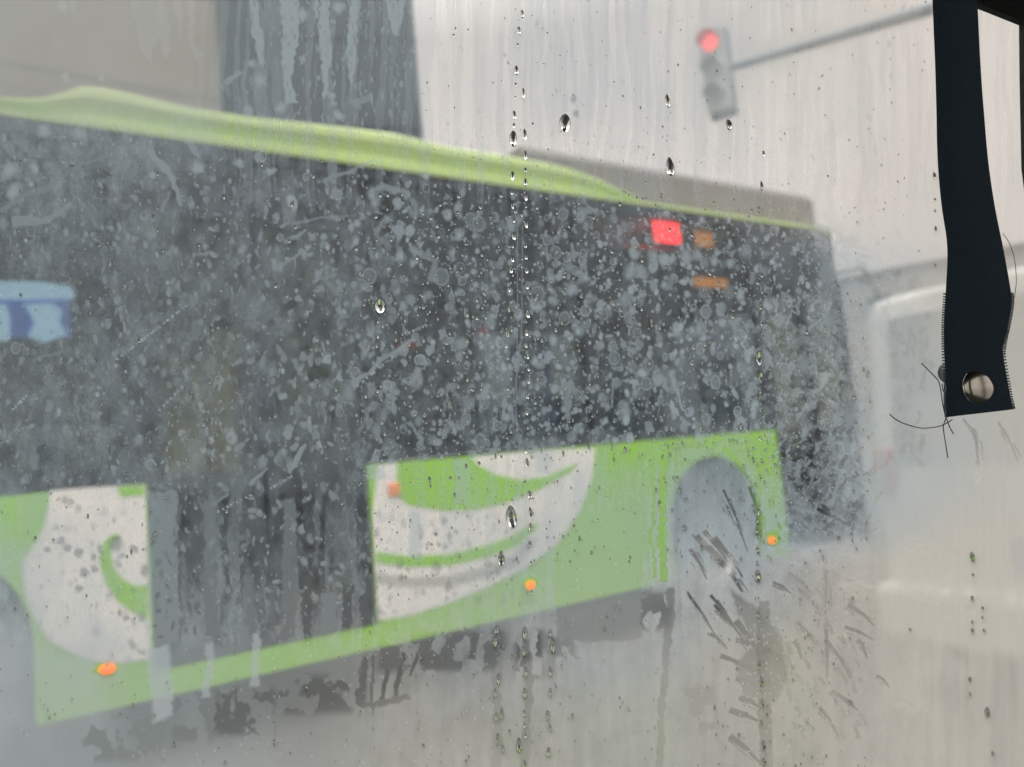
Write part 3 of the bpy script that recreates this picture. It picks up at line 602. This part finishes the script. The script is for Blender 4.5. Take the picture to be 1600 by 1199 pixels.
for k in range(60):
    q = R_.choice(((1044, 365, 22), (1102, 373, 16), (1112, 440, 20), (60, 490, 60))); blob(q[0]+R_.uniform(-1, 1)*q[2], q[1]+R_.uniform(-1, 1)*q[2], R_.uniform(1, 3), R_.uniform(1, 3.5), R_.uniform(.3, .5), .6)
A = np.clip(A, .03, .96)
# droplets: (x, y, w, h) in photo pixels, laid on the outside of the sheet
named = [(883,192,17,31,'large clear raindrop alone on the pale sky, right of the left bead chain'), (1047,261,13,31,'large long raindrop just above the grey roof unit'), (1139,195,9,19,'clear raindrop just below the traffic signal'),
 (1043,158,8,22,'slim raindrop on the sky left of the traffic signal'), (799,808,17,36,'largest dark raindrop over the white livery, at the foot of a clear run'), (783,873,11,22,'hooked dark raindrop left below the largest one on the livery'),
 (802,217,12,27,'dark topped raindrop at the start of the grey roof unit'), (594,478,17,24,'yellowish round raindrop alone on the dark windows'), (1542,1112,7,14,'dark raindrop low at the right below the van'),
 (1519,870,7,15,'small dark raindrop over the pale van'), (1184,900,9,19,'raindrop hanging below the wheel arch right edge'), (1186,560,11,22,'clear raindrop on the right bead chain')]
chain = {'left': [(816,22,6,13),(811,48,6,14),(809,70,4,6),(807,110,7,16),(806,132,4,6),(805,152,3,4),(804,180,6,15),(803,196,5,8),(801,275,6,16),(800,301,5,8),(801,322,4,12),(803,345,4,9),(803,369,6,14),(801,385,4,7),(801,405,5,11),(799,422,6,10),(796,452,4,10),(795,482,4,14),(793,520,5,16),(791,540,4,10),(794,560,3,6)],
 'centre': [(818,146,6,17),(820,211,7,19),(821,243,6,15),(821,266,5,9),(821,285,6,13),(822,308,5,13),(822,323,3,5),(822,350,6,15),(821,384,5,9),(822,402,5,10),(823,423,5,9),(824,448,5,10),(825,491,6,13),(823,520,5,12),(822,540,5,8),(825,557,4,9),(826,577,4,7),(826,596,5,8),(824,620,5,8),(823,645,5,9),(825,668,5,9),(822,704,5,10),(824,723,6,14),(828,773,7,14),(829,800,6,16),(829,823,6,12),(828,850,5,9),(830,880,4,8),(831,926,4,7)],
 'lower': [(820,990,7,20),(818,1018,6,16),(822,1050,6,15),(820,1083,7,16),(819,1115,5,10),(820,1134,5,8),(821,1150,5,8),(811,1165,8,24),(820,1195,6,14),(776,985,6,14),(774,1003,6,16),(779,1062,6,18),(774,1083,5,14),(784,1115,5,18),(775,1120,6,14),(778,1155,6,18),(786,1170,5,12),(860,990,5,12),(864,1010,7,22),(860,1050,6,16),(860,1082,5,14),(856,1118,6,16),(860,1138,4,9),(857,1175,7,14)],
 'right': [(1190,290,5,14),(1193,240,4,10),(1190,430,4,8),(1191,455,4,9),(1189,480,4,9),(1190,505,4,9),(1191,525,4,9),(1189,590,7,18),(1188,615,4,9),(1189,640,4,9),(1189,662,4,8),(1188,685,4,8),(1190,720,4,8),(1188,745,4,8),(1186,800,5,10),(1183,815,5,12),(1182,830,5,12),(1184,860,5,12),(1183,880,4,8),(1184,960,4,12),(1186,1000,4,10),(1186,1040,5,14),(1190,1065,6,16),(1191,1100,5,14),(1190,1130,4,10),(1193,1165,6,16),(1194,1190,6,12)],
 'far right': [(1460,275,5,13),(1461,312,3,6),(1461,330,3,6),(1462,358,4,10),(1461,415,3,6),(1520,898,4,5),(1519,935,5,8),(1535,950,4,6),(1535,965,3,5),(1519,972,4,6),(1519,985,5,7),(1537,985,4,6),(1515,1061,4,7),(1515,1084,3,6),(1551,1177,4,7),(1422,984,4,6)]}
where = {'left': 'upper chain left of the seam', 'centre': 'long chain right of the seam', 'lower': 'streaks below the bus', 'right': 'chain crossing the front wheel arch', 'far right': 'sparse beads near the strap'}
def clear_under(x, y, w_, h_, v=.05): blob(x, y, w_*.5, h_*.5, v, .22, warp=False)
m_water = bpy.data.materials.new('water'); m_water.use_nodes = True; t = m_water.node_tree; t.nodes.clear()
o_ = t.nodes.new('ShaderNodeOutputMaterial'); g_ = t.nodes.new('ShaderNodeBsdfGlass'); g_.inputs['IOR'].default_value = 1.33; g_.inputs['Roughness'].default_value = 0; g_.inputs[0].default_value = (.96, .98, .98, 1)
t.links.new(g_.outputs[0], o_.inputs[0])
# local frame of the sheet
FR = Vector((FN.y, -FN.x, 0)); FU = Vector((0, 0, 1))
def dropverts(x, y, w_, h_, seed, rings=6, seg=14):
    rr = random.Random(seed); c = film(x, y, .0004); s = (film(x+5, y, .0004)-film(x-5, y, .0004)).length/10
    ph = rr.uniform(0, 6.28); am = rr.uniform(.02, .12); lean = rr.uniform(-.10, .10); V = []; Fc = []
    def outl(a):
        k = 1+am*math.cos(2*a+ph)*.6+am*.5*math.cos(3*a+ph*2); px = math.cos(a)*k; pz = math.sin(a)*k
        if pz > 0: px *= 1-.30*pz*pz
        return (px+lean*pz)*w_*.5*s, pz*h_*.5*s
    depth = min(.44*h_, .70*w_)*s
    for k in range(rings+1):
        f = k/rings; rad = 1-f**1.25; z = 1-rad**1.5
        for j in range(seg):
            ox, oz = outl(2*math.pi*j/seg); V.append(c+FR*ox*rad+FU*(oz*rad-(1-rad)*h_*.04*s)+FN*(z*depth))
    for k in range(rings):
        for j in range(seg): a = k*seg+j; b = k*seg+(j+1) % seg; Fc.append((a, b, b+seg, a+seg))
    Fc.append(tuple(range(seg))[::-1]); Fc.append(tuple(range(rings*seg, rings*seg+seg)))
    return V, Fc
def mk_drop(x, y, w_, h_, seed, label, group=None):
    V, Fc = dropverts(x, y, w_, h_, seed, 8, 20); c = film(x, y, .0004)
    me = bpy.data.meshes.new('raindrop'); me.from_pydata([v-c for v in V], [], Fc); me.materials.append(m_water)
    for p in me.polygons: p.use_smooth = len(p.vertices) == 4
    o = bpy.data.objects.new('raindrop', me); C.objects.link(o); o.location = c; tag(o, label, 'raindrop', group)
    bm = bmesh.new(); bm.from_mesh(me); bmesh.ops.recalc_face_normals(bm, faces=bm.faces); bm.to_mesh(me); bm.free()
sd0 = 0
for x, y, a, h, lab in named:
    mk_drop(x, y, a, h, sd0, lab); clear_under(x, y, a, h); sd0 += 1
ones = 'first second third fourth fifth sixth seventh eighth ninth tenth eleventh twelfth thirteenth fourteenth fifteenth sixteenth seventeenth eighteenth nineteenth'.split()
def ordinal(n): return ones[n-1] if n < 20 else ({20: 'twentieth', 30: 'thirtieth'}[n] if n % 10 == 0 else {2: 'twenty', 3: 'thirty'}[n//10]+'-'+ones[n % 10-1])
for key, lst in chain.items():
    for idx, (x, y, a, h) in enumerate(sorted(lst, key=lambda q: q[1])):
        mk_drop(x, y, a, h, sd0, ('tiny' if h < 8 else 'slim' if h > 13 else 'small')+' clear raindrop, '+ordinal(idx+1)+' from the top of the '+where[key], 'raindrops of the '+where[key]); clear_under(x, y, a, h, .08); sd0 += 1
V_, F_ = [], []
tiny = []
for i in range(2600):
    z = R_.random()
    if z < .35: x, y = R_.uniform(560, 1200), R_.uniform(300, 720)
    elif z < .6: x, y = R_.uniform(560, 1240), R_.uniform(700, 1199)
    elif z < .75: x, y = R_.uniform(1180, 1360), R_.uniform(440, 1199)
    elif z < .9: x, y = R_.uniform(0, 600), R_.uniform(250, 1199)
    else: x, y = R_.uniform(650, 1450), R_.uniform(0, 400)
    r = R_.uniform(1.6, 3.4) if R_.random() < .85 else R_.uniform(3.4, 5.2)
    if z >= .9: r *= .7
    if y > 880:
        if x > 700 and R_.random() < .45: continue
        r *= .75
    tiny.append((x, y, r, r*R_.uniform(1.2, 2.2)))
for i, q in enumerate(tiny):
    clear_under(*q, .15); v, f = dropverts(*q, i, 3, 8); n = len(V_); V_ += v; F_ += [tuple(k+n for k in ff) for ff in f]
me = bpy.data.meshes.new('fine_droplets'); me.from_pydata(V_, [], F_); me.materials.append(m_water)
bm = bmesh.new(); bm.from_mesh(me); bmesh.ops.recalc_face_normals(bm, faces=bm.faces); bm.to_mesh(me); bm.free()
for p in me.polygons: p.use_smooth = len(p.vertices) == 4
fd = bpy.data.objects.new('fine_droplets', me); C.objects.link(fd); tag(fd, 'fine spray of tiny rain droplets over the clear sheet', 'droplets', kind='stuff')

# build the sheet mesh: fine grid in view, coarse margin outside
gxx = np.concatenate([np.arange(-900, -60, 60), gx, np.arange(1700, 2500, 60)]); gyy = np.concatenate([np.arange(-500, -60, 60), gy, np.arange(1300, 1800, 60)])
GX, GY = np.meshgrid(gxx, gyy); ny, nx = GX.shape
rx = np.array(fw)[None, None]+np.array(RT)[None, None]*((GX-CX)/F)[..., None]-np.array(UP)[None, None]*((GY-CY)/F)[..., None]
kk = (FO-CAM).dot(FN)/(rx@np.array(FN)); co = np.array(CAM)+rx*kk[..., None]
ia = np.clip(np.round((GX-gx[0])/STEP).astype(int), 0, len(gx)-1); ib = np.clip(np.round((GY-gy[0])/STEP).astype(int), 0, len(gy)-1)
AA = A[ib, ia].astype(np.float32).ravel(); DD = np.clip(DT, 0, 1)[ib, ia].astype(np.float32).ravel()
me = bpy.data.meshes.new('clear_rain_sheet'); nv = nx*ny; nf = (nx-1)*(ny-1)
me.vertices.add(nv); me.vertices.foreach_set('co', co.reshape(-1).astype(np.float32))
i0 = (np.arange(ny-1)[:, None]*nx+np.arange(nx-1)[None]).ravel(); lv = np.stack([i0, i0+1, i0+1+nx, i0+nx], 1).astype(np.int32)
me.loops.add(nf*4); me.loops.foreach_set('vertex_index', lv.ravel()); me.polygons.add(nf); me.polygons.foreach_set('loop_start', (np.arange(nf)*4).astype(np.int32))
me.update(calc_edges=True)
for nm, arr in (('fog', AA), ('dark_specks', DD), ('warm_tone', SL[ib, ia].astype(np.float32).ravel())): at = me.attributes.new(nm, 'FLOAT', 'POINT'); at.data.foreach_set('value', arr)
m = bpy.data.materials.new('misted_plastic'); m.use_nodes = True; t = m.node_tree; t.nodes.clear(); n_ = t.nodes.new
o_ = n_('ShaderNodeOutputMaterial'); a1 = n_('ShaderNodeAttribute'); a1.attribute_name = 'fog'; a2 = n_('ShaderNodeAttribute'); a2.attribute_name = 'dark_specks'
tr = n_('ShaderNodeBsdfTransparent'); tl = n_('ShaderNodeBsdfTranslucent'); mxc = n_('ShaderNodeMix'); mxc.data_type = 'RGBA'; mxc.inputs[6].default_value = (.655, .785, .93, 1); mxc.inputs[7].default_value = (.93, .905, .895, 1)
a3 = n_('ShaderNodeAttribute'); a3.attribute_name = 'warm_tone'; t.links.new(a3.outputs['Fac'], mxc.inputs[0]); t.links.new(mxc.outputs[2], tl.inputs[0])
inv = n_('ShaderNodeMapRange'); inv.inputs[3].default_value = 1; inv.inputs[4].default_value = .12; t.links.new(a2.outputs['Fac'], inv.inputs[0])
cx_ = n_('ShaderNodeCombineColor'); [t.links.new(inv.outputs[0], cx_.inputs[i]) for i in range(3)]; t.links.new(cx_.outputs[0], tr.inputs[0])
mx = n_('ShaderNodeMixShader'); t.links.new(a1.outputs['Fac'], mx.inputs[0]); t.links.new(tr.outputs[0], mx.inputs[1]); t.links.new(tl.outputs[0], mx.inputs[2])
t.links.new(mx.outputs[0], o_.inputs[0]); me.materials.append(m)
fo = bpy.data.objects.new('clear_rain_sheet', me); C.objects.link(fo); tag(fo, 'clear plastic rain sheet covered in mist, runs and dried spots', 'plastic sheet')

# ------------------------------------------------------------------ strap with snap, hanging inside the sheet
m_web = mat('navy_webbing', (.034, .068, .10), .85, noise=.15, nscale=900, bump=.3)
SO = -.012
def sp(px, py, o=SO): return film(px, py, o)
lf = [(1452,-210),(1456,-60),(1457,0),(1461,100),(1463,170),(1465,250),(1471,320),(1480,385),(1478,450),(1475,500),(1475,545),(1478,600),(1478,630),(1480,652)]
rt = [(1512,-210),(1522,-60),(1527,0),(1532,100),(1537,170),(1544,250),(1554,320),(1567,385),(1577,440),(1581,475),(1574,515),(1567,545),(1575,600),(1583,640)]
strap = empty('snap_strap', sp(1515, 0)); tag(strap, 'dark navy webbing strap with a round metal snap hanging in front of the sheet', 'strap')
def pp(o, par): o.parent = par; o.matrix_parent_inverse = Matrix.Translation(-strap.location); return o
def dens(pts, n=6):
    out = []
    for i in range(len(pts)-1):
        p0 = pts[max(i-1, 0)]; p1 = pts[i]; p2 = pts[i+1]; p3 = pts[min(i+2, len(pts)-1)]
        for k in range(n):
            t_ = k/n; out.append(tuple(.5*((2*p1[c])+(-p0[c]+p2[c])*t_+(2*p0[c]-5*p1[c]+4*p2[c]-p3[c])*t_*t_+(-p0[c]+3*p1[c]-3*p2[c]+p3[c])*t_**3) for c in (0, 1)))
    return out+[pts[-1]]
LF, RG = dens(lf), dens(rt); b = MB(); rings = []
for i, (a, c) in enumerate(zip(LF, RG)):
    u = i/len(LF); tw = .004*math.sin(u*5.5); row = []
    for j in range(9):
        q = j/8; o = SO+(q-.5)*tw-.0015*math.cos((q-.5)*math.pi); row.append((a[0]+(c[0]-a[0])*q, a[1]+(c[1]-a[1])*q, o))
    rings.append([film(*p) for p in row]+[film(p[0], p[1], p[2]-.0014) for p in row[::-1]])
b.loft(rings); web = pp(b.build('webbing', m_web, smooth=False), strap)
st = MB()
for E, s0, i0_ in ((LF, -1, 46), (RG, 1, 48)):
    for i in range(i0_, len(E)-1):
        if E[i][1] < 455: continue
        for k in range(2):
            f = k/2; x = E[i][0]+(E[i+1][0]-E[i][0])*f; y = E[i][1]+(E[i+1][1]-E[i][1])*f
            st.tube([film(x-s0*1.5, y, SO-.0012), film(x+s0*3.4, y-.6, SO-.0006), film(x+s0*3.4, y+.9, SO-.0002), film(x-s0*1.5, y+1.2, SO)], .00016, 4)
pp(st.build('edge_stitching', m_web), strap)
m_snap = mat('brushed_snap_metal', (.50, .47, .41), .16, metal=1, noise=.05, nscale=400)
m_snapd = mat('dark_snap_metal', (.16, .16, .16), .3, metal=.9)
px_ = (film(1505, 605)-film(1495, 605)).length/10
c = film(1534, 605, SO-.0022)
pp(MB().lathe([(0, -.0014), (8*px_, -.00135), (15*px_, -.0012), (22*px_, -.0009), (27*px_, -.0003), (29.5*px_, .0003), (25.5*px_, .0008), (0, .001)], c, FN, 40).build('snap_cap', m_snap, smooth=True), strap)
c = film(1483, 583, SO+.0052)
pp(MB().lathe([(0, -.004), (9*px_, -.0035), (14*px_, -.001), (15*px_, .001), (0, .0015)], c, FN, 28).build('snap_socket', m_snapd, smooth=True), strap)
m_thr = mat('dark_thread', (.05, .05, .06), .8)
th = [[(1439.6,567.6),(1455,583),(1466,595),(1470,610),(1473,632),(1478,654)], [(1390,647.6),(1399,655),(1410,661),(1425,666),(1442,669.4),(1458,668),(1472,665),(1488,656)], [(1478,654),(1474,666),(1475,678),(1477,690),(1481,716)], [(1479,654),(1484,668),(1490,678)], [(1567,365),(1577,380),(1585,405),(1588,440),(1584,470),(1579,500),(1574,530),(1569,556)], [(1472,600),(1474,612),(1477,600),(1478,590)]]
for i, q in enumerate(th):
    pp(MB().tube([film(x, y, SO-.0008) for x, y in dens(q, 4)], (.00021 if i != 4 else .00013), 6).build('loose_thread', m_thr), strap)

# ------------------------------------------------------------------ the cabin we sit in: canopy hem over the sheet, roof, low walls and added pillars behind
m_can = mat('black_canopy_cloth', (.010, .013, .013), .8, noise=.2, nscale=60, bump=.2)
cab = empty('passenger_cabin', (0, 0, 0)); tag(cab, 'black canopy cloth edge of the cabin at the top right corner', 'vehicle cabin')
def cb_(o): o.parent = cab; return o
hem = [(1522,0),(1527,5),(1545,12),(1565,20),(1580,26),(1600,34),(1601,120),(1604,260),(1625,420),(1680,1300),(2400,1500),(2400,-600),(-880,-600),(-880,-150),(1430,-150),(1500,-60)]
cb_(MB().prism([film(x, y, -.004) for x, y in hem], FN*.003).build('canopy_hem', m_can))
F2 = Vector((FN.x, FN.y, 0)); base = Vector((0, 0, 0))
def P(a, b_, z): return F2*a+FR*b_+Vector((0, 0, z))       # a: towards the sheet, b: to the right
def slab(a0, a1, b0, b1, z0, z1, name, m):
    cb_(MB().loft([[P(a0, b0, z), P(a1, b0, z), P(a1, b1, z), P(a0, b1, z)] for z in (z0, z1)]).build(name, m))
slab(-1.1, .28, -1.0, 1.3, 1.66, 1.70, 'roof', m_can)
slab(-1.1, -1.05, -1.0, 1.3, .35, 1.05, 'low_wall', m_grey)
slab(-1.1, .27, -1.0, 1.3, .28, .34, 'floor', m_grey)
for b0, bw in ((-1.0, .1), (-.52, .16), (.0, .05), (.34, .24), (1.18, .12)): slab(-1.1, -1.04, b0, b0+bw, 1.05, 1.66, 'reflection_pillar', m_can)  # unseen pillars, added and widened to stripe the snap cap's reflection
slab(-1.04, .2, -1.0, -.96, .34, .9, 'low_wall', m_grey); slab(-1.04, .2, 1.26, 1.3, .34, .9, 'low_wall', m_grey)
print('objects', len(bpy.data.objects), 'verts sheet', nv)
